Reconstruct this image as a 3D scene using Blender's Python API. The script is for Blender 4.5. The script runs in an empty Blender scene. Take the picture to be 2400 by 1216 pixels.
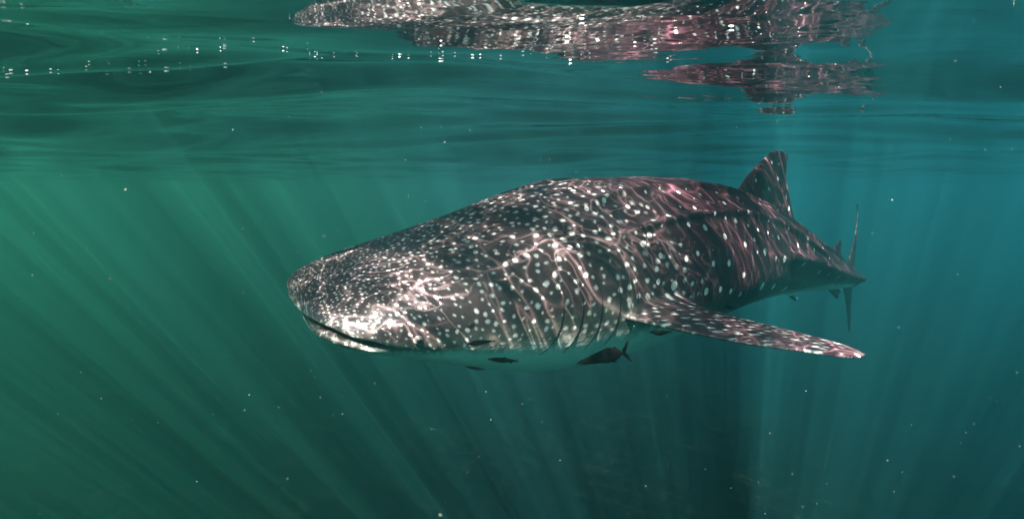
import bpy, bmesh, math, random
import numpy as np
from mathutils import Vector, Matrix

R = math.radians
scene = bpy.context.scene
rng = np.random.default_rng(7)
random.seed(7)

# ------------------------------------------------------------------ camera
# the camera floats 0.4 m under the surface; z = 0 is its depth
cam_data = bpy.data.cameras.new("camera")
cam = bpy.data.objects.new("camera", cam_data)
scene.collection.objects.link(cam)
scene.camera = cam
cam_data.sensor_width = 36.0
cam_data.lens = 23.46
cam_data.clip_start = 0.02
cam_data.clip_end = 600.0
cam_data.dof.use_dof = True
cam_data.dof.focus_distance = 3.4
cam_data.dof.aperture_fstop = 4.0
PITCH = R(5.77)
cam.location = (0, 0, 0)
cam.rotation_euler = (R(90) - PITCH, 0, 0)

# ------------------------------------------------------------------ sky and sun
SUN_DIR = Vector((0.2315, 0.6255, -0.7455)).normalized()      # direction the light travels
world = bpy.data.worlds.new("World")
scene.world = world
world.use_nodes = True
wn = world.node_tree.nodes
wl = world.node_tree.links
sky = wn.new("ShaderNodeTexSky")
sky.sky_type = 'NISHITA'
sky.sun_disc = False
sky.sun_elevation = math.asin(-SUN_DIR.z)
sky.sun_rotation = math.atan2(-SUN_DIR.x, -SUN_DIR.y)
wn["Background"].inputs["Strength"].default_value = 0.05
wl.new(sky.outputs[0], wn["Background"].inputs["Color"])

sun_data = bpy.data.lights.new("sun", 'SUN')
sun_data.energy = 5.0
sun_data.angle = R(0.25)
sun_data.color = (1.0, 0.97, 0.92)
sun = bpy.data.objects.new("sun", sun_data)
scene.collection.objects.link(sun)
sun.rotation_euler = SUN_DIR.to_track_quat('-Z', 'Y').to_euler()
sun.location = (-2, -6, 8)

vs = scene.view_settings
vs.view_transform = 'Standard'
vs.look = 'None'
vs.exposure = 0.32
vs.gamma = 1.0
vs.use_curve_mapping = False

scene.render.engine = 'CYCLES'
cy = scene.cycles
cy.use_denoising = True
cy.max_bounces = 6
cy.diffuse_bounces = 2
cy.glossy_bounces = 3
cy.transmission_bounces = 2
cy.volume_bounces = 0
cy.transparent_max_bounces = 8
cy.sample_clamp_indirect = 4.0
cy.use_adaptive_sampling = False

SURFACE_Z = 0.40
SEABED_Z = -5.5

# ------------------------------------------------------------------ helpers
def tag(o, label=None, cat=None, group=None, kind=None):
    if label: o["label"] = label
    if cat: o["category"] = cat
    if group: o["group"] = group
    if kind: o["kind"] = kind
    return o

def link(o, parent=None):
    scene.collection.objects.link(o)
    if parent: o.parent = parent
    return o

def mesh_obj(name, verts, faces, mat, parent=None, smooth=True):
    me = bpy.data.meshes.new(name)
    me.from_pydata([tuple(map(float, v)) for v in verts], [], [tuple(map(int, f)) for f in faces])
    me.update()
    if smooth:
        me.polygons.foreach_set("use_smooth", [True] * len(me.polygons))
    if mat: me.materials.append(mat)
    return link(bpy.data.objects.new(name, me), parent)

def new_mat(name):
    m = bpy.data.materials.new(name)
    m.use_nodes = True
    nt = m.node_tree
    for n in list(nt.nodes):
        nt.nodes.remove(n)
    return m, nt, nt.nodes, nt.links

class G:
    """small node-graph helper"""
    def __init__(self, nt): self.nt, self.n, self.l = nt, nt.nodes, nt.links
    def put(self, sock, v):
        if isinstance(v, bpy.types.NodeSocket): self.l.new(v, sock)
        elif v is not None: sock.default_value = v
    def node(self, t, props=None, **ins):
        nd = self.n.new(t)
        for k, v in (props or {}).items(): setattr(nd, k, v)
        for k, v in ins.items(): self.put(nd.inputs[k.replace('_', ' ')], v)
        return nd
    def math(self, op, a, b=None, c=None, clamp=False):
        nd = self.n.new("ShaderNodeMath"); nd.operation = op; nd.use_clamp = clamp
        self.put(nd.inputs[0], a)
        if b is not None: self.put(nd.inputs[1], b)
        if c is not None: self.put(nd.inputs[2], c)
        return nd.outputs[0]
    def vmath(self, op, a, b=None, scale=None):
        nd = self.n.new("ShaderNodeVectorMath"); nd.operation = op
        self.put(nd.inputs[0], a)
        if b is not None: self.put(nd.inputs[1], b)
        if scale is not None: self.put(nd.inputs[3], scale)
        return nd.outputs[0]
    def smooth(self, v, a, b, lo=0.0, hi=1.0):
        nd = self.n.new("ShaderNodeMapRange"); nd.interpolation_type = 'SMOOTHSTEP'
        self.put(nd.inputs[0], v)
        for i, q in enumerate((a, b, lo, hi)): self.put(nd.inputs[i + 1], q)
        return nd.outputs[0]
    def mixc(self, f, a, b, blend='MIX'):
        nd = self.n.new("ShaderNodeMix"); nd.data_type = 'RGBA'; nd.blend_type = blend
        self.put(nd.inputs[0], f); self.put(nd.inputs[6], a); self.put(nd.inputs[7], b)
        return nd.outputs[2]
    def noise(self, vec, scale, detail=3.0, rough=0.5, dist=0.0, dim='3D', color=False):
        nd = self.n.new("ShaderNodeTexNoise"); nd.noise_dimensions = dim
        self.put(nd.inputs["Vector"], vec)
        nd.inputs["Scale"].default_value = scale; nd.inputs["Detail"].default_value = detail
        nd.inputs["Roughness"].default_value = rough; nd.inputs["Distortion"].default_value = dist
        return nd.outputs["Color" if color else "Fac"]
    def attr(self, name, out="Fac"):
        nd = self.n.new("ShaderNodeAttribute"); nd.attribute_name = name
        return nd.outputs[out]

def principled(g, **kw):
    b = g.n.new("ShaderNodeBsdfPrincipled")
    for k, v in kw.items(): g.put(b.inputs[k.replace('_', ' ')], v)
    o = g.n.new("ShaderNodeOutputMaterial")
    g.l.new(b.outputs[0], o.inputs["Surface"])
    return b

def simple_mat(name, col, rough=0.6, var=0.15, scale=40.0):
    m, nt, _, _ = new_mat(name)
    g = G(nt)
    tc = g.node("ShaderNodeTexCoord").outputs["Object"]
    n = g.noise(tc, scale, 3)
    c = g.mixc(n, tuple(x * (1 - var) for x in col) + (1,), tuple(min(1, x * (1 + var)) for x in col) + (1,))
    principled(g, Base_Color=c, Roughness=rough)
    return m

def pchip(xs, ys, x):
    xs = np.array(xs, float); ys = np.array(ys, float)
    x = np.clip(np.asarray(x, float), xs[0], xs[-1])
    h = np.diff(xs); d = np.diff(ys) / h
    m = np.zeros_like(ys); m[0] = d[0]; m[-1] = d[-1]
    for i in range(1, len(xs) - 1):
        if d[i - 1] * d[i] > 0:
            w1 = 2 * h[i] + h[i - 1]; w2 = h[i] + 2 * h[i - 1]
            m[i] = (w1 + w2) / (w1 / d[i - 1] + w2 / d[i])
    i = np.clip(np.searchsorted(xs, x, side='right') - 1, 0, len(h) - 1)
    t = (x - xs[i]) / h[i]
    return ((2*t**3 - 3*t**2 + 1) * ys[i] + (t**3 - 2*t**2 + t) * h[i] * m[i]
            + (-2*t**3 + 3*t**2) * ys[i+1] + (t**3 - t**2) * h[i] * m[i+1])

def sstep(a, b, x):
    t = np.clip((x - a) / (b - a), 0, 1)
    return t * t * (3 - 2 * t)

# ------------------------------------------------------------------ sea surface
def wave_height(x, y):
    """sum of wind ripples and chop; short waves only where the sheet is fine enough"""
    r = np.random.default_rng(21)
    d = np.sqrt(x * x + (y - 3) ** 2)
    h = np.zeros_like(x)
    wx = x + 0.25 * np.sin(0.9 * y + 1.3) + 0.12 * np.sin(2.3 * y - 0.7 * x)
    wy = y + 0.25 * np.sin(0.8 * x - 0.4) + 0.10 * np.sin(2.1 * x + 1.1 * y)
    # a steeper bunch of wavelets close overhead on the left
    steep = np.exp(-((x + 1.9) / 1.5) ** 2 - ((y - 2.3) / 1.2) ** 2) + 0.8 * np.exp(-((x - 0.25) / 0.5) ** 2 - ((y - 1.1) / 0.35) ** 2)
    h += steep * (0.040 * np.sin(6.4 * (wy + 0.12 * wx) + 0.6) + 0.020 * np.sin(9.5 * (wy - 0.22 * wx) + 2.0) + 0.011 * np.sin(14.0 * (wy + 0.3 * wx)) + 0.006 * np.sin(23.0 * (wy - 0.1 * wx) + 1.0))
    for lam, slope, cnt in WAVES:
        fade = np.exp(-(d / (lam * 28.0)) ** 2)
        for _ in range(cnt):
            a = R(95) + r.normal() * R(38)
            l = lam * math.exp(r.normal() * 0.22)
            k = 2 * math.pi / l
            ph = r.uniform(0, 2 * math.pi)
            s = np.sin(k * (wx * math.cos(a) + wy * math.sin(a)) + ph)
            h += slope / k / math.sqrt(cnt) * s * fade
    return h
WAVES = [(5.0, 0.05, 5), (2.2, 0.075, 7), (1.1, 0.074, 8), (0.6, 0.024, 9), (0.33, 0.006, 8)]

SEED_L, SEED_R, SEED_B = 0.3, 15.5, 0.5
def build_surface():
    N = 620
    t = np.linspace(-1, 1, N)
    b = 4.5; a = 140.0 / math.sinh(b)
    gx = a * np.sinh(b * t)
    gy = a * np.sinh(b * t) + 3.0
    X, Y = np.meshgrid(gx, gy, indexing='ij')
    Z = SURFACE_Z + wave_height(X, Y)
    v = np.stack([X, Y, Z], -1).reshape(-1, 3)
    me = bpy.data.meshes.new("water_surface")
    me.vertices.add(N * N)
    me.vertices.foreach_set("co", v.ravel().astype(np.float32))
    i, j = np.meshgrid(np.arange(N - 1), np.arange(N - 1), indexing='ij')
    q = np.stack([i * N + j, (i + 1) * N + j, (i + 1) * N + j + 1, i * N + j + 1], -1).reshape(-1, 4)
    nf = len(q)
    me.loops.add(nf * 4); me.loops.foreach_set("vertex_index", q.ravel().astype(np.int32))
    me.polygons.add(nf)
    me.polygons.foreach_set("loop_start", np.arange(0, nf * 4, 4, dtype=np.int32))
    me.polygons.foreach_set("use_smooth", np.ones(nf, dtype=bool))
    me.update(calc_edges=True)
    m, nt, _, _ = new_mat("sea_surface")
    g = G(nt)
    pos = g.node("ShaderNodeNewGeometry").outputs["Position"]
    sep = g.node("ShaderNodeSeparateXYZ", Vector=pos)
    flat = g.node("ShaderNodeCombineXYZ", X=sep.outputs[0], Y=sep.outputs[1]).outputs[0]
    # fine capillary ripples
    st = g.vmath('MULTIPLY', flat, (1.0, 1.5, 1.0))
    n1 = g.noise(st, 3.2, 2.0, 0.45, 0.4)
    n2 = g.noise(st, 11.0, 1.0, 0.4, 0.3)
    hgt = g.math('ADD', g.math('MULTIPLY', n1, 0.004), g.math('MULTIPLY', n2, 0.0005))
    bump = g.node("ShaderNodeBump", Strength=1.0, Distance=1.0, Height=hgt).outputs[0]
    # caustic web painted into the transmission colour, standing in for ripple focusing
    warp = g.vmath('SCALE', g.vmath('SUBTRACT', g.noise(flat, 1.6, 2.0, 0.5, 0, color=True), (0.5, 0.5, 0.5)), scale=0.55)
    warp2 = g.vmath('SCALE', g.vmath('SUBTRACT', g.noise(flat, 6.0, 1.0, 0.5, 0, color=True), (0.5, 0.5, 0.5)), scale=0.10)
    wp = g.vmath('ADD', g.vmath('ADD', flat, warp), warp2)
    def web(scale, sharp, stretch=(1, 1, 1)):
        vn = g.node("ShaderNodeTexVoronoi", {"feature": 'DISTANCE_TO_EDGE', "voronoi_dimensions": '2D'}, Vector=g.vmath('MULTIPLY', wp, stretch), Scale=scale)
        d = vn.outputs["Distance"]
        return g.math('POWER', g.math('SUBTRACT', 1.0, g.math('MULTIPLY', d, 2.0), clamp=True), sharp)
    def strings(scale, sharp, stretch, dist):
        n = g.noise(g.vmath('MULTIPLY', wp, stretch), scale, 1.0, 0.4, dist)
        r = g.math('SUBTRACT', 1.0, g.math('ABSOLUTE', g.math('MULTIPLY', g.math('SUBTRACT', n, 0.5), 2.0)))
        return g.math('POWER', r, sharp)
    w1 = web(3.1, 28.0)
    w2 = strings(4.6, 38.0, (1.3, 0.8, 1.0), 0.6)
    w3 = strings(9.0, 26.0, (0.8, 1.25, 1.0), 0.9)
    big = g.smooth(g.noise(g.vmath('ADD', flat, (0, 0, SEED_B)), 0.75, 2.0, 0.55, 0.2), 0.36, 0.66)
    # two crossing sets of streaks painted into the transmission to make light shafts
    def light_bands(deg, scale, off):
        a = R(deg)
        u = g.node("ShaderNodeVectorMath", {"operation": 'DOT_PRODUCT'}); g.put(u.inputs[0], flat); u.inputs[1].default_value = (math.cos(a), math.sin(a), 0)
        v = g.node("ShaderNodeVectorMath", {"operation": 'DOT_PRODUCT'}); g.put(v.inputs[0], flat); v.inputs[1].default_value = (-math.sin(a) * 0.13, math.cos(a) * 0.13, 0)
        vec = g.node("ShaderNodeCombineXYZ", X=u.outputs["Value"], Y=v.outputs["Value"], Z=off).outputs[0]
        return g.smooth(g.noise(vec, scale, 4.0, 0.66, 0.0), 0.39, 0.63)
    bandl = light_bands(47, 2.9, SEED_L)
    bandr = light_bands(-17, 2.6, SEED_R)
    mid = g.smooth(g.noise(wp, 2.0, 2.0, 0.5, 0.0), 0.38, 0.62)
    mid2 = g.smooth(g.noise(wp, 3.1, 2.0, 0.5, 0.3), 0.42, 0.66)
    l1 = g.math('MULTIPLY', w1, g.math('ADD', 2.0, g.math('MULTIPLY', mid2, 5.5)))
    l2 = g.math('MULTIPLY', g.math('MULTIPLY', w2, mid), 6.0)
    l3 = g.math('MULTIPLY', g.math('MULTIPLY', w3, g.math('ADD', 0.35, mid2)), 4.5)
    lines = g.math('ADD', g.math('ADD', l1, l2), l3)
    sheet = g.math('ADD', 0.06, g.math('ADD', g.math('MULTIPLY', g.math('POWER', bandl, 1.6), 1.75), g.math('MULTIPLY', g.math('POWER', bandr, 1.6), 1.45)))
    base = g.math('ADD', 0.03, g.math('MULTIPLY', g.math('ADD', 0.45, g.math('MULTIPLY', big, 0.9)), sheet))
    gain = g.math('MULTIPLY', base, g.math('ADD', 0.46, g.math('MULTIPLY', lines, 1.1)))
    # the surface colour tints the sunlight greener at left, bluer at right
    tint = g.mixc(g.smooth(sep.outputs[0], -5.5, -1.0), (0.66, 1.0, 0.58, 1), (0.98, 1.0, 0.97, 1))
    tint = g.mixc(g.smooth(sep.outputs[0], 1.4, 5.5), tint, (0.30, 1.0, 1.16, 1))
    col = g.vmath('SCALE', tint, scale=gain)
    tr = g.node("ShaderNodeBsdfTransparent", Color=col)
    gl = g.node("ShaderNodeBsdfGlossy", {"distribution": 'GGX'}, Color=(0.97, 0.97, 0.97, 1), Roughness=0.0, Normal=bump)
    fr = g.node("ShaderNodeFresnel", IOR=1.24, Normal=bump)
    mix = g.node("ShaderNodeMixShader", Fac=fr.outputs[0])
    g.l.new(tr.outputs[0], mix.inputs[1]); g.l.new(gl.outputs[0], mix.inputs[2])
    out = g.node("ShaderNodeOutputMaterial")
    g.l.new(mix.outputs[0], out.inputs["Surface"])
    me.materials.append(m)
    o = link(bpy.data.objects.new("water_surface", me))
    tag(o, "rippled underside of the sea surface mirroring the whale shark", "water", kind="structure")
    return o
build_surface()

# ------------------------------------------------------------------ sea floor and the murky water
def build_seabed():
    N = 120
    xs = np.linspace(-145, 145, N)
    X, Y = np.meshgrid(xs, xs, indexing='ij')
    Z = SEABED_Z + 0.25 * np.sin(X * 0.11 + 1) * np.cos(Y * 0.09) + 0.05 * np.sin(X * 0.6 + Y * 0.3)
    v = np.stack([X, Y, Z], -1).reshape(-1, 3)
    f = [(i * N + j, (i + 1) * N + j, (i + 1) * N + j + 1, i * N + j + 1) for i in range(N - 1) for j in range(N - 1)]
    o = mesh_obj("seabed", v, f, simple_mat("blackened_floor", (0.002, 0.003, 0.002), 0.95, 0.2, 0.8))  # unseen floor made near-black so the water below goes dark
    o.data.materials[0].node_tree.nodes["Principled BSDF"].inputs["Specular IOR Level"].default_value = 0.0
    tag(o, "sea floor deep below the shark, blackened to darken the water", "sea floor", kind="structure")
build_seabed()

def build_water_body():
    x0, y0, z0, z1 = 150.0, 150.0, SEABED_Z - 1.2, SURFACE_Z + 0.22
    v = [(sx * x0, sy * y0, z) for z in (z0, z1) for sx, sy in ((-1, -1), (1, -1), (1, 1), (-1, 1))]
    f = [(3, 2, 1, 0), (4, 5, 6, 7), (0, 1, 5, 4), (1, 2, 6, 5), (2, 3, 7, 6), (3, 0, 4, 7)]
    m, nt, _, _ = new_mat("plankton_water")
    g = G(nt)
    vol = g.node("ShaderNodeVolumePrincipled", Color=(0.160, 0.95, 0.96, 1), Density=0.056, Anisotropy=0.62)
    out = g.node("ShaderNodeOutputMaterial")
    g.l.new(vol.outputs[0], out.inputs["Volume"])
    o = mesh_obj("haze", v, f, m, smooth=False)
    tag(o, "hazy teal green sea water around the shark", "haze", kind="stuff")
build_water_body()

# ------------------------------------------------------------------ whale shark
# profile along the body: x from snout to tail (m), half width, height above and below the widest line
SX = [0, .03, .08, .18, .32, .5, .8, 1.2, 1.7, 2.3, 2.9, 3.5, 4.1, 4.7, 5.3]
SW = [.0, .27, .36, .43, .475, .50, .53, .56, .57, .53, .45, .34, .23, .15, .10]
ST = [.0, .054, .089, .138, .189, .246, .341, .467, .535, .526, .445, .333, .225, .138, .085]
SB = [.0, .060, .092, .132, .175, .239, .336, .433, .445, .383, .309, .234, .161, .103, .07]
SPX = [-.2, 1, 2, 3, 4, 5, 6.6]
PHI = [26.2, 31.5, 36.8, 39.5, 40.0, 51.0, 78.0]
PSI = [-0.6, 1.6, 2.0, -5.1, -10.2, -8.1, -6.9]
RHO = [13.0, 12.4, 3.0, -1.0, -1.0, 0.0, 0.0]
SNOUT = np.array([-0.967, 2.933, -0.491])
NT, NB = 2.15, 2.35

def ring(x, th):
    w, t, b = pchip(SX, SW, x), pchip(SX, ST, x), pchip(SX, SB, x)
    c, s = np.cos(th), np.sin(th)
    n = np.where(c >= 0, NT, NB)
    y = w * np.sign(s) * np.abs(s) ** (2 / n)
    z = np.where(c >= 0, t, -b) * np.abs(c) ** (2 / n)
    return y, z

def ring_angle(x, y, z):
    w, t, b = pchip(SX, SW, x), pchip(SX, ST, x), pchip(SX, SB, x)
    n = np.where(z >= 0, NT, NB)
    s = np.sign(y) * np.abs(y / np.maximum(w, 1e-3)) ** (n / 2)
    c = np.sign(z) * np.abs(z / np.maximum(np.where(z >= 0, t, b), 1e-3)) ** (n / 2)
    return np.arctan2(s, c), np.sqrt(s * s + c * c)

_sx = np.linspace(-.2, 6.6, 681)
_phi, _psi, _rho = (np.radians(pchip(SPX, a, _sx)) for a in (PHI, PSI, RHO))
for _k in range(30):                       # soften the bends
    for _a in (_phi, _psi, _rho):
        _a[1:-1] = (_a[:-2] + 2 * _a[1:-1] + _a[2:]) / 4
_T = np.stack([np.cos(_phi) * np.cos(_psi), np.sin(_phi) * np.cos(_psi), np.sin(_psi)], -1)
_P = np.cumsum(_T, 0) * (_sx[1] - _sx[0])
_P = _P - _P[20] + SNOUT

def place(v):
    """straight body coordinates (x back, y left, z up) to the swimming pose"""
    v = np.asarray(v, float); x = v[..., 0]
    ip = lambda a: np.stack([np.interp(x, _sx, a[:, k]) for k in range(3)], -1)
    ph, ps, ro = (np.interp(x, _sx, a) for a in (_phi, _psi, _rho))
    T = np.stack([np.cos(ph) * np.cos(ps), np.sin(ph) * np.cos(ps), np.sin(ps)], -1)
    L = np.stack([np.sin(ph), -np.cos(ph), 0 * ph], -1)
    U = np.cross(L, T); U = np.where(U[..., 2:] < 0, -U, U)
    c, s = np.cos(ro)[..., None], np.sin(ro)[..., None]
    return ip(_P) + (L * c - U * s) * v[..., 1:2] + (U * c + L * s) * v[..., 2:3]

def mouth_z(x):
    return 0.022 - 0.25 * x

def body_loft():
    xs = np.concatenate([0.32 * np.linspace(0.02, 1, 90) ** 1.8, np.linspace(.325, 5.3, 420)])
    M = 340
    th = np.linspace(-math.pi, math.pi, M, endpoint=False)
    X, TH = np.meshgrid(xs, th, indexing='ij')
    y, z = ring(X, TH)
    x = X.copy()
    # long ridges on the back and the keel on the tail stalk
    def ridge(cx, ca, amp, wid, x0, x1):
        a = np.radians(pchip(cx, ca, X))
        d = (np.abs(TH) - a) * np.sqrt(y * y + z * z)
        return amp * np.exp(-(d / wid) ** 2) * sstep(x0, x0 + .5, X) * (1 - sstep(x1 - .5, x1, X))
    dr = (ridge([1, 2, 3, 4, 5], [24, 26, 30, 34, 30], .028, .022, 1.0, 4.9)
          + ridge([1, 2, 3, 4, 5], [50, 52, 58, 70, 80], .032, .022, 1.2, 4.2)
          + ridge([2, 3, 3.6, 4.4, 5.3], [88, 86, 86, 88, 90], .050, .035, 2.7, 5.6)
          - ridge([2, 3, 3.6, 4.4, 5.3], [103, 103, 108, 112, 112], .022, .05, 2.9, 5.6))
    rad = np.sqrt(y * y + z * z) + 1e-6
    y = y * (1 + dr / rad); z = z * (1 + dr / rad)
    # mouth: a slit round the front of the head, the lower jaw set back a little
    fade = 1 - sstep(.22, .34, X)
    zm = mouth_z(X)
    u = (z - zm) / (0.0095 + 0.005 * np.sin(X * 21.0) ** 2)
    gr = np.exp(-u * u * 1.2) * fade
    fr = np.clip(1 - X / .34, 0, 1)
    low = sstep(0.0, -0.03, z - zm) * fade
    up_ = sstep(-0.012, 0.012, z - zm)
    mid_ = np.clip(1 - (y / .36) ** 2, 0, 1)
    x = x - .046 * mid_ * up_ * (1 - sstep(0, .34, X)) - .012 * (1 - mid_) * (1 - up_) * fade + gr * (.020 + .038 * fr) + low * .004 * (0.4 + fr)
    y = y * (1 - gr * .11 + low * .022)
    v = np.stack([x, y, z], -1).reshape(-1, 3)
    n = len(xs)
    f = [(i * M + j, (i + 1) * M + j, (i + 1) * M + (j + 1) % M, i * M + (j + 1) % M)
         for i in range(n - 1) for j in range(M)]
    f.append(tuple(range(M - 1, -1, -1))[::-1]); f.append(tuple((n - 1) * M + j for j in range(M))[::-1])
    return v, f

def fin_loft(secs, thick_dir, m=40, sub=14):
    """secs: (leading xyz, trailing xyz, thickness) from root to tip"""
    le = np.array([s[0] for s in secs], float); te = np.array([s[1] for s in secs], float)
    tk = np.array([s[2] for s in secs], float)
    k = np.arange(len(secs)); kk = np.linspace(0, len(secs) - 1, (len(secs) - 1) * sub + 1)
    LE = np.stack([pchip(k, le[:, i], kk) for i in range(3)], -1)
    TE = np.stack([pchip(k, te[:, i], kk) for i in range(3)], -1)
    TK = pchip(k, tk, kk)
    a = np.linspace(0, 2 * math.pi, m, endpoint=False)
    c = (1 - np.cos(a)) / 2                            # 0 leading .. 1 trailing
    prof = np.sign(np.sin(a)) * (np.sqrt(np.clip(c, 0, 1)) * (1 - c) ** 0.8 * 1.55 + 0.12 * np.abs(np.sin(a)))
    d = np.array(thick_dir, float); d /= np.linalg.norm(d)
    V = LE[:, None] * (1 - c)[None, :, None] + TE[:, None] * c[None, :, None] + (TK[:, None] * prof[None] * .5)[..., None] * d
    n = len(kk)
    v = V.reshape(-1, 3)
    f = [(i * m + j, (i + 1) * m + j, (i + 1) * m + (j + 1) % m, i * m + (j + 1) % m) for i in range(n - 1) for j in range(m)]
    f.append(tuple(range(m))); f.append(tuple((n - 1) * m + j for j in range(m))[::-1])
    return v, f

def tz(x): return float(pchip(SX, ST, x))
def bz(x): return -float(pchip(SX, SB, x))

def shark_pieces():
    out = [body_loft()]
    # first dorsal
    h0 = tz(3.3)
    D = [(-.16, 2.66, 3.86, .20), (-.04, 2.84, 3.88, .13), (.03, 2.95, 3.97, .085), (.12, 3.03, 3.79, .07), (.22, 3.13, 3.69, .058), (.32, 3.25, 3.63, .048),
         (.39, 3.34, 3.63, .038), (.44, 3.41, 3.635, .030), (.468, 3.49, 3.62, .022)]
    sl = -0.12
    out.append(fin_loft([((a, 0, tz(3.3) + h + sl * (a - 3.3) * (h < .1)), (b, 0, tz(3.3) + h + 3 * sl * (b - 3.3) * max(0, (.25 - h) / .3)), t) for h, a, b, t in D], (0, 1, 0)))
    # second dorsal and anal fin
    D2 = [(-.08, 4.36, 4.78, .09), (.0, 4.45, 4.80, .05), (.03, 4.50, 4.90, .035), (.09, 4.60, 4.80, .028), (.15, 4.70, 4.80, .02), (.17, 4.75, 4.79, .016)]
    out.append(fin_loft([((a, 0, tz(4.6) + h), (b, 0, tz(4.6) + h - .05 * (h < .05)), t) for h, a, b, t in D2], (0, 1, 0)))
    out.append(fin_loft([((a + .05, 0, bz(4.65) - h * .5), (b + .05, 0, bz(4.65) - h * .5), t) for h, a, b, t in D2], (0, 1, 0)))
    # tail fin
    out.append(fin_loft([((4.85, 0, .0), (5.42, 0, .0), .09), ((5.02, 0, .10), (5.50, 0, .10), .036), ((5.22, 0, .27), (5.60, 0, .24), .028), ((5.44, 0, .46), (5.70, 0, .42), .024),
                         ((5.64, 0, .64), (5.80, 0, .61), .021), ((5.79, 0, .77), (5.85, 0, .76), .016)], (0, 1, 0)))
    out.append(fin_loft([((4.85, 0, .02), (5.45, 0, .06), .10), ((4.99, 0, -.09), (5.46, 0, -.05), .036), ((5.14, 0, -.22), (5.45, 0, -.16), .028), ((5.30, 0, -.38), (5.47, 0, -.33), .022),
                         ((5.43, 0, -.50), (5.49, 0, -.49), .018)], (0, 1, 0)))
    # pectorals
    for s in (1, -1):
        P = [((1.28, .30, -.02), (1.82, .30, .00), .18), ((1.36, .50, -.035), (1.77, .50, -.010), .125), ((1.44, .68, -.050), (1.77, .66, -.052), .072),
             ((1.54, .88, -.072), (1.83, .85, -.088), .052), ((1.66, 1.08, -.106), (1.91, 1.05, -.126), .044), ((1.79, 1.23, -.145), (1.99, 1.21, -.163), .036),
             ((1.885, 1.315, -.182), (2.055, 1.29, -.198), .030), ((1.95, 1.352, -.205), (2.075, 1.335, -.218), .022), ((2.00, 1.365, -.218), (2.065, 1.36, -.224), .016)]
        out.append(fin_loft([((a[0], s * a[1], a[2]), (b[0], s * b[1], b[2]), t) for a, b, t in P], (.1, 0, 1)))
        Q = [((3.50, .06, -.12), (3.68, .06, -.12), .06), ((3.55, .12, -.19), (3.69, .11, -.20), .04), ((3.61, .15, -.235), (3.70, .14, -.245), .028), ((3.66, .16, -.255), (3.70, .16, -.26), .018)]
        out.append(fin_loft([((a[0], s * a[1], a[2]), (b[0], s * b[1], b[2]), t) for a, b, t in Q], (0, .3, 1)))
    return out

def voxel_union(pieces, voxel, smooth_iters):
    vs_, fs_, off = [], [], 0
    for v, f in pieces:
        vs_.append(np.asarray(v)); fs_ += [tuple(i + off for i in q) for q in f]; off += len(v)
    me = bpy.data.meshes.new("tmp")
    me.from_pydata(np.concatenate(vs_).tolist(), [], fs_)
    me.update()
    bm = bmesh.new(); bm.from_mesh(me); bmesh.ops.recalc_face_normals(bm, faces=bm.faces); bm.to_mesh(me); bm.free()
    ob = bpy.data.objects.new("tmp", me); scene.collection.objects.link(ob)
    md = ob.modifiers.new("r", 'REMESH'); md.mode = 'VOXEL'; md.voxel_size = voxel; md.adaptivity = 0.0
    dg = bpy.context.evaluated_depsgraph_get()
    res = bpy.data.meshes.new_from_object(ob.evaluated_get(dg))
    bpy.data.objects.remove(ob); bpy.data.meshes.remove(me)
    n = len(res.vertices)
    co = np.empty(n * 3, np.float32); res.vertices.foreach_get("co", co); co = co.reshape(-1, 3).astype(float)
    ed = np.empty(len(res.edges) * 2, np.int32); res.edges.foreach_get("vertices", ed); ed = ed.reshape(-1, 2)
    deg = np.bincount(ed.ravel(), minlength=n)[:, None]
    def lap(c):
        s = np.zeros_like(c)
        for k in range(3):
            s[:, k] = np.bincount(ed[:, 0], c[ed[:, 1], k], n) + np.bincount(ed[:, 1], c[ed[:, 0], k], n)
        return s / np.maximum(deg, 1) - c
    for _ in range(smooth_iters):                       # Taubin: smooth without shrinking
        co += 0.55 * lap(co)
        co -= 0.53 * lap(co)
    return res, co

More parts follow.
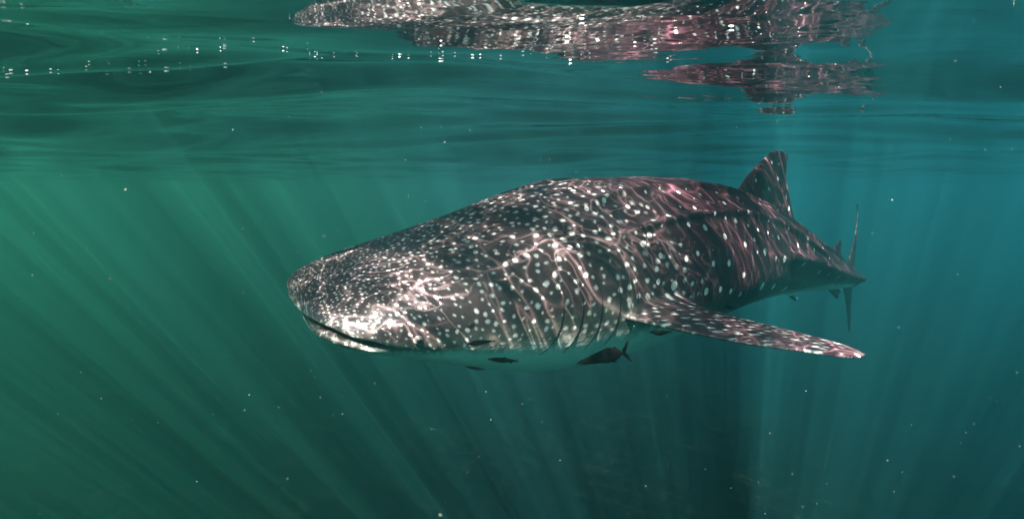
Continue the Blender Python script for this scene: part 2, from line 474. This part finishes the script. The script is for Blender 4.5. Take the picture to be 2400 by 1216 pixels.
# pale spots picked out one by one along the flank, fin and back: (x, y, z, radius)
BIG_SPOTS = [
    (1.384,0.1,0.496,0.0103), (1.329,0.281,0.442,0.0109), (1.515,0.193,0.498,0.0081), (1.445,0.278,0.47,0.0112), (1.642,0.204,0.506,0.0082), (1.557,0.346,0.434,0.0101),
    (1.749,0.288,0.481,0.0082), (1.675,0.374,0.421,0.0103), (1.872,0.283,0.491,0.0072), (1.77,0.44,0.369,0.0115), (2.011,0.305,0.459,0.0086), (1.912,0.399,0.394,0.0059),
    (1.893,0.476,0.31,0.0105), (2.024,0.408,0.379,0.0097), (2.178,0.326,0.437,0.0076), (2.021,0.486,0.278,0.0131), (2.082,0.442,0.36,0.0073), (2.083,0.357,0.421,0.0049),
    (2.099,0.287,0.47,0.005), (2.134,0.465,0.339,0.0098), (2.353,0.308,0.438,0.0065), (2.327,0.383,0.379,0.0103), (2.241,0.456,0.303,0.0075), (2.175,0.505,0.211,0.0123),
    (2.337,0.457,0.282,0.0114), (2.55,0.321,0.402,0.0095), (2.365,0.508,0.146,0.0127), (2.454,0.463,0.244,0.0078), (2.476,0.446,0.321,0.0091), (2.366,0.453,0.337,0.0064),
    (2.481,0.49,0.162,0.0091), (2.558,0.462,0.213,0.0092), (2.872,0.27,0.375,0.0086), (2.686,0.45,0.192,0.0081), (2.738,0.42,0.263,0.0069), (2.598,0.49,0.082,0.0159),
    (2.832,0.437,0.162,0.0111), (3.031,0.39,0.224,0.0072), (3.708,0.01,0.436,0.0135), (3.648,0.011,0.517,0.0117), (3.5,0.017,0.629,0.0115), (3.402,0.016,0.732,0.0097),
    (3.499,0.015,0.736,0.0082), (3.38,0.024,0.53,0.0097), (3.213,0.019,0.57,0.0095), (3.171,0.388,0.121,0.0118), (2.871,0.466,0.024,0.0153), (2.754,0.473,0.033,0.0096),
    (3.203,0.422,-0.002,0.0147), (3.372,0.349,0.173,0.0061), (3.544,0.318,0.11,0.0094), (3.673,0.308,-0.031,0.0144), (3.916,0.267,-0.027,0.0117), (4.181,0.221,-0.029,0.0139),
    (4.513,0.163,-0.032,0.0128), (4.722,0.158,-0.024,0.0113), (3.903,0.266,0.095,0.01), (3.884,0.217,0.163,0.0067), (2.497,0.503,0.087,0.0078), (2.621,0.47,-0.13,0.0188),
    (2.83,0.426,-0.149,0.0154), (3.113,0.35,-0.175,0.0207), (3.695,0.169,-0.185,0.0247), (2.336,0.526,-0.025,0.0126), (2.177,0.538,0.067,0.0135), (2.026,0.549,0.09,0.0119),
    (1.897,0.542,0.164,0.0104), (1.801,0.549,0.155,0.0114), (1.701,0.569,0.042,0.0168), (1.623,0.534,0.206,0.011), (1.588,0.48,0.307,0.0121), (1.59,0.564,0.087,0.011),
    (1.965,0.558,-0.051,0.0154), (2.101,0.545,-0.066,0.0134), (2.217,0.528,-0.1,0.0124), (2.345,0.503,-0.142,0.0115), (1.681,0.475,0.338,0.0067), (3.868,0.171,-0.157,0.0134),
    (1.38,0.099,0.496,0.0075), (1.214,0.155,0.456,0.0088), (1.225,0.024,0.472,0.0075), (1.122,0.015,0.449,0.0073), (1.028,0.11,0.413,0.0079), (1.044,0.053,0.424,0.0066),
    (1.515,0.189,0.499,0.0067), (1.329,0.281,0.442,0.0087), (1.071,0.297,0.376,0.0076), (1.054,0.23,0.397,0.0069), (0.986,0.206,0.381,0.0069),
]

def build_shark():
    root = link(bpy.data.objects.new("whale_shark", None))
    root.location = tuple(place(np.array([2.0, 0, 0.0])))
    tag(root, "large dark maroon whale shark covered in white spots swimming to the left", "whale shark")
    org = np.array(root.location)
    me, rest = voxel_union(shark_pieces(), 0.0085, 5)
    me.name = "body"
    n = len(rest)
    x, y, z = rest.T
    th, ratio = ring_angle(x, y, z)
    # pattern coordinates
    tx = np.linspace(0.004, 5.3, 220); tt = np.linspace(0, math.pi, 120)
    TX, TTH = np.meshgrid(tx, tt, indexing='ij')
    ry, rz = ring(TX, TTH)
    arc = np.concatenate([np.zeros((220, 1)), np.cumsum(np.hypot(np.diff(ry, axis=1), np.diff(rz, axis=1)), 1)], 1)
    fi = np.interp(x, tx, np.arange(220)); fj = np.abs(th) / math.pi * 119
    i0 = np.clip(fi.astype(int), 0, 218); j0 = np.clip(fj.astype(int), 0, 118); a = fi - i0; b = fj - j0
    V = (arc[i0, j0] * (1 - a) * (1 - b) + arc[i0 + 1, j0] * a * (1 - b) + arc[i0, j0 + 1] * (1 - a) * b + arc[i0 + 1, j0 + 1] * a * b)
    spx = np.linspace(-.1, 7, 1421)
    sp = pchip([-.1, 0, .2, .4, .7, 1.2, 1.9, 7], [.018, .018, .024, .031, .044, .055, .068, .07], spx)
    cu = np.cumsum(1 / sp) * (spx[1] - spx[0])
    U = np.interp(x, spx, cu); V2 = V / np.interp(x, spx, sp) * np.sign(th + 1e-9)
    pat = np.stack([U, V2 + 40 * (y < 0), 0 * U], -1)
    pec = sstep(.57, .66, np.abs(y)) * (x > .9) * (x < 2.5)
    # fins: rows of spots along their own span
    span = np.abs(y) - .5
    fp = np.stack([(x - 1.2 - span * .9) * 26 + 200, span * 17 + 40 * (y < 0), 0 * x], -1)
    pat = np.where(pec[:, None] > .5, fp, pat)
    dense = np.maximum(1 - sstep(1.35, 2.05, x + .30 * np.cos(th) - .12), pec)
    tail = sstep(4.95, 5.1, x)
    # countershading: white belly, its edge raised to follow the shaded underside
    edge = pchip([0, .3, .6, 1.2, 1.8, 2.6, 3.4, 4.4, 5.4], [93, 92, 86, 82, 94, 116, 116, 106, 104], x)
    belly = sstep(edge - 10, edge + 34, np.degrees(np.abs(th))) * (1 - pec) * (1 - tail) * (1 - sstep(1.05, 1.2, ratio) * (x > 3.2))
    under = pec * 0.0
    mouth = np.exp(-((z - mouth_z(x)) / .016) ** 2) * (1 - sstep(.26, .34, x)) * sstep(1.0, .93, ratio)
    lip = np.exp(-((z - mouth_z(np.clip(x, 0, .5))) / .035) ** 2) * (1 - sstep(.22, .45, x))
    # signed distance to the big spots
    sd = np.full(n, 3.0)
    for (bx_, by_, bz_, r) in BIG_SPOTS:
        for s in (1, -1):
            m = np.where((np.abs(x - bx_) < 4 * r) & (np.abs(z - bz_) < 5 * r) & (np.abs(y - s * by_) < 5 * r))[0]
            if len(m) == 0: continue
            dd = np.sqrt(((x[m] - bx_) / (1.25 * r)) ** 2 + ((y[m] - s * by_) / (1.45 * r)) ** 2 + ((z[m] - bz_) / (1.45 * r)) ** 2)
            sd[m] = np.minimum(sd[m], dd)
    co = place(rest) - org
    me.vertices.foreach_set("co", co.ravel().astype(np.float32))
    def put(name, arr, typ='FLOAT'):
        at = me.attributes.new(name, typ, 'POINT')
        at.data.foreach_set("vector" if typ == 'FLOAT_VECTOR' else "value", np.ascontiguousarray(arr, np.float32).ravel())
    put("pattern", pat, 'FLOAT_VECTOR'); put("rest", rest, 'FLOAT_VECTOR')
    put("dense", dense); put("belly", belly); put("mouth", mouth); put("lip", lip); put("spot", sd); put("pec", pec)
    put("flank", sstep(1.3, 2.0, x) * (1 - tail))
    me.polygons.foreach_set("use_smooth", [True] * len(me.polygons))
    me.update()
    me.materials.clear(); me.materials.append(skin_material())
    body = link(bpy.data.objects.new("body", me), root)

    # small parts, placed on the flank in body coordinates
    def local(p): return Vector(place(np.array(p, float)) - org)
    def surf(xx, deg, out=0.0):
        yy, zz = ring(np.array(xx), np.radians(deg))
        r = math.hypot(yy, zz)
        return np.array([xx, float(yy) * (1 + out / r), float(zz) * (1 + out / r)])
    dark = simple_mat("wet_black", (0.012, 0.008, 0.008), 0.2)
    pale = simple_mat("eye_ring", (0.15, 0.13, 0.12), 0.4)
    slit = simple_mat("gill_dark", (0.02, 0.012, 0.012), 0.6)
    def disc(name, c, nrm, r, bulge, mat, parent, squash=1.0, up=(0, 0, 1)):
        nrm = Vector(nrm).normalized(); t1 = Vector(up).cross(nrm).normalized(); t2 = nrm.cross(t1)
        vv, ff = [], []
        K, S = 6, 20
        for i in range(K):
            q = math.pi / 2 * i / (K - 1)
            for j in range(S):
                a_ = 2 * math.pi * j / S
                p = Vector(c) + (t1 * math.cos(a_) + t2 * math.sin(a_) * squash) * r * math.cos(q) + nrm * bulge * math.sin(q)
                vv.append(p)
        ff = [(i * S + j, i * S + (j + 1) % S, (i + 1) * S + (j + 1) % S, (i + 1) * S + j) for i in range(K - 1) for j in range(S)]
        ff.append(tuple(range(S))[::-1])
        return mesh_obj(name, vv, ff, mat, parent)
    for s in (1, -1):
        ex, ed = .40, 92
        c0 = surf(ex, s * ed, -.008); c1 = surf(ex, s * ed, .05)
        C = local(c0); Nn = (local(c1) - C).normalized()
        eye = disc("eye", C, Nn, .024, .017, pale, root)
        disc("pupil", C + Nn * .006, Nn, .0155, .014, dark, eye, .8)
        c0 = surf(.62, s * 84, -.004); c1 = surf(.62, s * 84, .05)
        C = local(c0); disc("spiracle", C, local(c1) - C, .020, .007, slit, root, .7)
        for k in range(5):
            gx = 1.02 + k * .105
            pts = []
            for i in range(15):
                q = i / 14
                deg = 66 + 44 * q
                pts.append((gx + .05 * math.sin(q * math.pi) - .05 * q + .02 * k * (q - .5), deg))
            vv, ff = [], []
            for i, (xx, deg) in enumerate(pts):
                wd = .0045 * math.sin(math.pi * (i + .4) / 14.8) + .0008
                for dx_, o_ in ((-wd, -.004), (0, .0035), (wd, -.004)):
                    vv.append(local(surf(xx + dx_, s * deg, o_)))
            for i in range(14):
                for q in (0, 1):
                    ff.append((i * 3 + q, i * 3 + q + 1, (i + 1) * 3 + q + 1, (i + 1) * 3 + q))
            mesh_obj("gill_slit", vv, ff, slit, root)
    return root

def skin_material():
    m, nt, _, _ = new_mat("shark_skin")
    g = G(nt)
    pat = g.attr("pattern", "Vector"); rest = g.attr("rest", "Vector")
    dense, belly, mouth, lip, sd, pec, flank = (g.attr(k) for k in ("dense", "belly", "mouth", "lip", "spot", "pec", "flank"))
    # mottled maroon grey ground
    n1 = g.noise(rest, 5.0, 4.0, 0.6)
    n2 = g.noise(rest, 45.0, 3.0, 0.6)
    head = g.mixc(n1, (0.052, 0.028, 0.031, 1), (0.088, 0.060, 0.059, 1))
    rear = g.mixc(n1, (0.056, 0.011, 0.023, 1), (0.073, 0.031, 0.040, 1))
    base = g.mixc(flank, head, rear)
    base = g.mixc(g.math('MULTIPLY', n2, 0.35), base, (0.085, 0.055, 0.058, 1))
    # faint pale bars between the rows of spots
    wob = g.noise(rest, 2.2, 2.0, 0.5)
    sx = g.node("ShaderNodeSeparateXYZ", Vector=rest)
    ph = g.math('ADD', g.math('MULTIPLY', sx.outputs[0], 36.0), g.math('MULTIPLY', wob, 16.0))
    bar = g.math('POWER', g.math('ABSOLUTE', g.math('SINE', ph)), 14.0)
    bar = g.math('MULTIPLY', g.math('MULTIPLY', bar, flank), g.smooth(g.noise(rest, 6.0, 2.0, 0.5), 0.42, 0.62))
    base = g.mixc(g.math('MULTIPLY', bar, 0.30), base, (0.30, 0.27, 0.27, 1))
    # dense small spots over head, gills and pectoral fins
    warp = g.vmath('SCALE', g.vmath('SUBTRACT', g.noise(pat, 0.9, 1.0, 0.5, 0, color=True), (0.5, 0.5, 0.5)), scale=0.5)
    vec = g.vmath('ADD', pat, warp)
    vn = g.node("ShaderNodeTexVoronoi", {"feature": 'F1', "voronoi_dimensions": '2D'}, Vector=vec, Scale=1.0, Randomness=0.75)
    d = vn.outputs["Distance"]
    rnd = g.node("ShaderNodeSeparateColor", Color=vn.outputs["Color"])
    rad = g.math('ADD', 0.05, g.math('MULTIPLY', rnd.outputs[0], 0.155))
    edge = g.noise(rest, 120.0, 2.0, 0.5)
    dj = g.math('ADD', d, g.math('MULTIPLY', g.math('SUBTRACT', edge, 0.5), 0.16))
    small = g.math('SUBTRACT', 1.0, g.smooth(g.math('SUBTRACT', dj, rad), -0.09, 0.15))
    keep = g.smooth(g.math('ADD', dense, g.math('MULTIPLY', g.math('SUBTRACT', rnd.outputs[1], 0.5), 0.5)), 0.3, 0.6)
    small = g.math('MULTIPLY', g.math('MULTIPLY', small, keep), g.math('ADD', 0.55, g.math('MULTIPLY', rnd.outputs[2], 0.45)))
    big = g.math('SUBTRACT', 1.0, g.smooth(g.math('ADD', sd, g.math('MULTIPLY', g.math('SUBTRACT', edge, 0.5), 0.35)), 0.8, 1.15))
    spots = g.math('MAXIMUM', small, big)
    col = g.mixc(g.math('MULTIPLY', lip, 0.7), base, g.mixc(g.smooth(n2, 0.35, 0.65), (0.24, 0.22, 0.20, 1), (0.48, 0.45, 0.41, 1)))
    blotch = g.math('ADD', belly, g.math('MULTIPLY', g.math('SUBTRACT', g.noise(rest, 9.0, 3.0, 0.6), 0.5), 0.4))
    col = g.mixc(g.smooth(blotch, 0.05, 0.42), col, g.mixc(n1, (0.090, 0.076, 0.066, 1), (0.155, 0.135, 0.115, 1)))  # grey band paints in the underside's shade between dark skin and belly
    col = g.mixc(spots, col, (0.78, 0.77, 0.72, 1))
    bcol = g.mixc(n1, (0.60, 0.62, 0.55, 1), (0.80, 0.81, 0.74, 1))
    col = g.mixc(g.smooth(blotch, 0.52, 1.0), col, bcol)
    col = g.mixc(mouth, col, (0.020, 0.008, 0.008, 1))
    # skin texture
    bh = g.math('ADD', g.math('MULTIPLY', n2, 0.004), g.math('MULTIPLY', g.noise(rest, 14.0, 3.0, 0.55), 0.010))
    bump = g.node("ShaderNodeBump", Strength=0.6, Distance=1.0, Height=bh).outputs[0]
    rough = g.math('ADD', 0.34, g.math('MULTIPLY', n2, 0.2))
    b = principled(g, Base_Color=col, Roughness=rough, Normal=bump)
    b.inputs["Specular IOR Level"].default_value = 0.4
    return m

shark = build_shark()

# ------------------------------------------------------------------ little dark fish under the belly
def cam_point(px, py, depth):
    """a point at the given distance in front of the lens (photo pixels only used to lay the fish out)"""
    u = -(py - 608) / 1564.0 * depth
    c, s_ = math.cos(PITCH), math.sin(PITCH)
    return Vector(((px - 1200) / 1564.0 * depth, depth * c + u * s_, -depth * s_ + u * c))

def fish_pieces(L, top, bot, fat, fork, fins):
    k = np.linspace(0, 1, 46)
    t = pchip(np.linspace(0, 1, len(top)), top, k) * L
    b = pchip(np.linspace(0, 1, len(bot)), bot, k) * L
    w = pchip([0, .08, .3, .6, 1], [.01, .06, .09, .07, .015], k) * L * fat
    M = 20
    a = np.linspace(0, 2 * math.pi, M, endpoint=False)
    v = [(k[i] * L * .86, w[i] * math.sin(q), (t[i] if math.cos(q) > 0 else b[i]) * math.cos(q) if True else 0) for i in range(46) for q in a]
    f = [(i * M + j, (i + 1) * M + j, (i + 1) * M + (j + 1) % M, i * M + (j + 1) % M) for i in range(45) for j in range(M)]
    f.append(tuple(range(M))); f.append(tuple(45 * M + j for j in range(M))[::-1])
    out = [(np.array(v), f)]
    th = .018 * L
    for up in (1, -1):
        out.append(fin_loft([((.80 * L, 0, -up * .01 * L), (.90 * L, 0, -up * .01 * L), th * 1.4), ((.88 * L, 0, up * fork * .45 * L), (.95 * L, 0, up * fork * .35 * L), th * 1.2),
                             ((.97 * L, 0, up * fork * L), (1.0 * L, 0, up * fork * .97 * L), th)], (0, 1, 0), 16, 6))
    for (x0, x1, z0, xt, zt) in fins:
        out.append(fin_loft([((x0 * L, 0, z0 * L), (x1 * L, 0, z0 * L), th * 1.3), (((x0 * .5 + xt * .5) * L, 0, (z0 + zt) * .5 * L), ((x1 * .6 + xt * .4) * L, 0, (z0 + zt) * .5 * L), th * 1.1),
                             ((xt * L, 0, zt * L), ((xt + .03) * L, 0, zt * L), th)], (0, 1, 0), 16, 6))
    return out

fish_mat = simple_mat("dark_fish_skin", (0.003, 0.0006, 0.0008), 0.9, 0.3, 60)
fish_mat.node_tree.nodes["Principled BSDF"].inputs["Specular IOR Level"].default_value = 0.05

def build_fish(head_px, tail_px, depth, yaw_depth, label, top, bot, fat=1.0, fork=.12, fins=(), roll=0.0):
    h = cam_point(*head_px, depth); t = cam_point(*tail_px, depth + yaw_depth)
    L = (t - h).length
    me, co = voxel_union(fish_pieces(L, top, bot, fat, fork, fins), L / 110, 2)
    ax = (t - h).normalized()
    side = ax.cross(Vector((0, 0, 1))).normalized()
    up = side.cross(ax)
    M = Matrix((ax, side, up)).transposed() @ Matrix.Rotation(roll, 3, 'X')
    me.vertices.foreach_set("co", np.ascontiguousarray(co, np.float32).ravel())
    me.polygons.foreach_set("use_smooth", [True] * len(me.polygons)); me.update()
    me.materials.clear(); me.materials.append(fish_mat); me.name = "remora"
    o = link(bpy.data.objects.new("remora", me))
    o.matrix_world = Matrix.Translation(h) @ M.to_4x4()
    tag(o, label, "fish", "small dark fish riding along under the shark")
    return o

SLIM_T = [.005, .035, .055, .062, .055, .04, .022]
SLIM_B = [.005, .035, .060, .070, .062, .045, .022]
build_fish((1352, 851), (1478, 822), 2.86, .03, "largest dark fish with a forked tail hanging below the shark's gills",
           [.010, .045, .080, .120, .150, .11, .025], [.010, .050, .075, .095, .125, .10, .025], 1.0, .20,
           ((.55, .80, .07, .70, .15), (.22, .36, -.04, .38, -.085), (.55, .78, -.08, .66, -.14)))
build_fish((1095, 806), (1163, 798), 2.62, .02, "slim dark fish against the shark's throat, nearest behind the eye", [.02, .06, .085, .085, .07, .045, .03], [.02, .07, .095, .09, .07, .045, .03], 1.0, .045)
build_fish((1143, 841), (1217, 846), 2.60, .02, "slim dark fish below the throat with ragged back fin", [.02, .05, .07, .075, .065, .05, .03], [.02, .05, .075, .085, .07, .05, .03], 1.0, .05,
           ((.35, .6, .05, .55, .10), (.6, .8, -.04, .75, -.085)))
build_fish((1090, 858), (1140, 866), 2.62, .01, "smallest dark fish at the very bottom edge of the shark's belly", SLIM_T, [.02, .05, .08, .09, .075, .05, .025], 1.0, .04)
build_fish((1523, 778), (1578, 777), 2.78, .03, "dark fish tucked under the root of the pectoral fin", [.01, .03, .04, .04, .04, .035, .02], [.02, .07, .12, .14, .12, .07, .03], 1.2, .05)
build_fish((1697, 716), (1728, 725), 3.55, .02, "tiny dark fish under the flank just above the pectoral fin", [.02, .08, .11, .11, .08, .05, .03], [.02, .07, .09, .09, .07, .045, .03], 1.0, .07)

# ------------------------------------------------------------------ drifting specks and bubbles
def speck_cloud(name, pts, rads, mat, squash=1.0, level=0):
    if level:
        bm = bmesh.new(); bmesh.ops.create_icosphere(bm, subdivisions=level, radius=1.0)
        base = np.array([v.co[:] for v in bm.verts]); fc = np.array([[v.index for v in f.verts] for f in bm.faces]); bm.free()
    else:
        base = np.array([(1, 0, 0), (-1, 0, 0), (0, 1, 0), (0, -1, 0), (0, 0, 1), (0, 0, -1)], float)
        fc = np.array([(0, 2, 4), (2, 1, 4), (1, 3, 4), (3, 0, 4), (2, 0, 5), (1, 2, 5), (3, 1, 5), (0, 3, 5)])
    sc = np.ones((len(pts), 1, 3)); sc[:, 0, 2] = squash
    sc[:, 0, 0] = rng.uniform(.8, 2.2, len(pts)) if squash < 1 else rng.uniform(.8, 1.4, len(pts))
    v = (pts[:, None] + base[None] * rads[:, None, None] * sc).reshape(-1, 3)
    f = (fc[None] + (np.arange(len(pts)) * len(base))[:, None, None]).reshape(-1, 3)
    return mesh_obj(name, v, f, mat)

n = 1900
d = .8 + rng.uniform(0, 1, n) ** .75 * 6.5
pts = np.stack([rng.uniform(-.85, .85, n) * d, d, rng.uniform(-.48, .30, n) * d - .1 * d], -1)
pts = pts[pts[:, 2] < SURFACE_Z - .1]
o = speck_cloud("marine_snow", pts, rng.uniform(.0004, .0015, len(pts)) , simple_mat("marine_snow", (.24, .26, .22), .8), 1.0, 1)
tag(o, "pale specks of plankton drifting through the water", "plankton", kind="stuff")

def on_surface(x, y): return SURFACE_Z + wave_height(np.asarray(x, float), np.asarray(y, float))
bx_, by_ = [], []
def trough(x0, ya, yb):                                # lowest point of the surface across a strip: bubbles show there
    yy = np.linspace(ya, yb, 60)
    return float(yy[np.argmin(wave_height(np.full(60, x0), yy))])
def clump(cx, ya, yb, k, sx=.03, sy=.02):
    y0 = trough(cx, ya, yb)
    bx_.extend(rng.normal(cx, sx, k)); by_.extend(rng.normal(y0, sy, k))
for q in np.linspace(0, 1, 34):                        # a wavering line of bubbles on the left
    if rng.random() < .62: clump(-1.95 + 1.1 * q + rng.normal() * .03, 2.1, 2.75, rng.integers(1, 4), .035, .05)
for q in range(20): clump(rng.uniform(-.75, .4), 1.95, 3.0, rng.integers(1, 4), .14, .16)
for q in range(8): clump(rng.uniform(-.5, .6), 1.5, 1.8, 1, .06, .08)
bx_ = np.array(bx_); by_ = np.array(by_)
pts = np.stack([bx_, by_, on_surface(bx_, by_) - .006], -1)
m, nt, _, _ = new_mat("bubble")
g = G(nt)
nn = g.noise(g.node("ShaderNodeTexCoord").outputs["Object"], 30.0, 1.0)
principled(g, Base_Color=g.mixc(nn, (.80, .82, .82, 1), (.93, .94, .94, 1)), Roughness=0.08)
o = speck_cloud("bubbles", pts, np.minimum(np.exp(rng.normal(np.where(pts[:, 0] < -.8, math.log(.0026), math.log(.0018)), .55)), .0042), m, .7, 2)
tag(o, "glinting air bubbles trapped under the sea surface", "bubbles", kind="stuff")
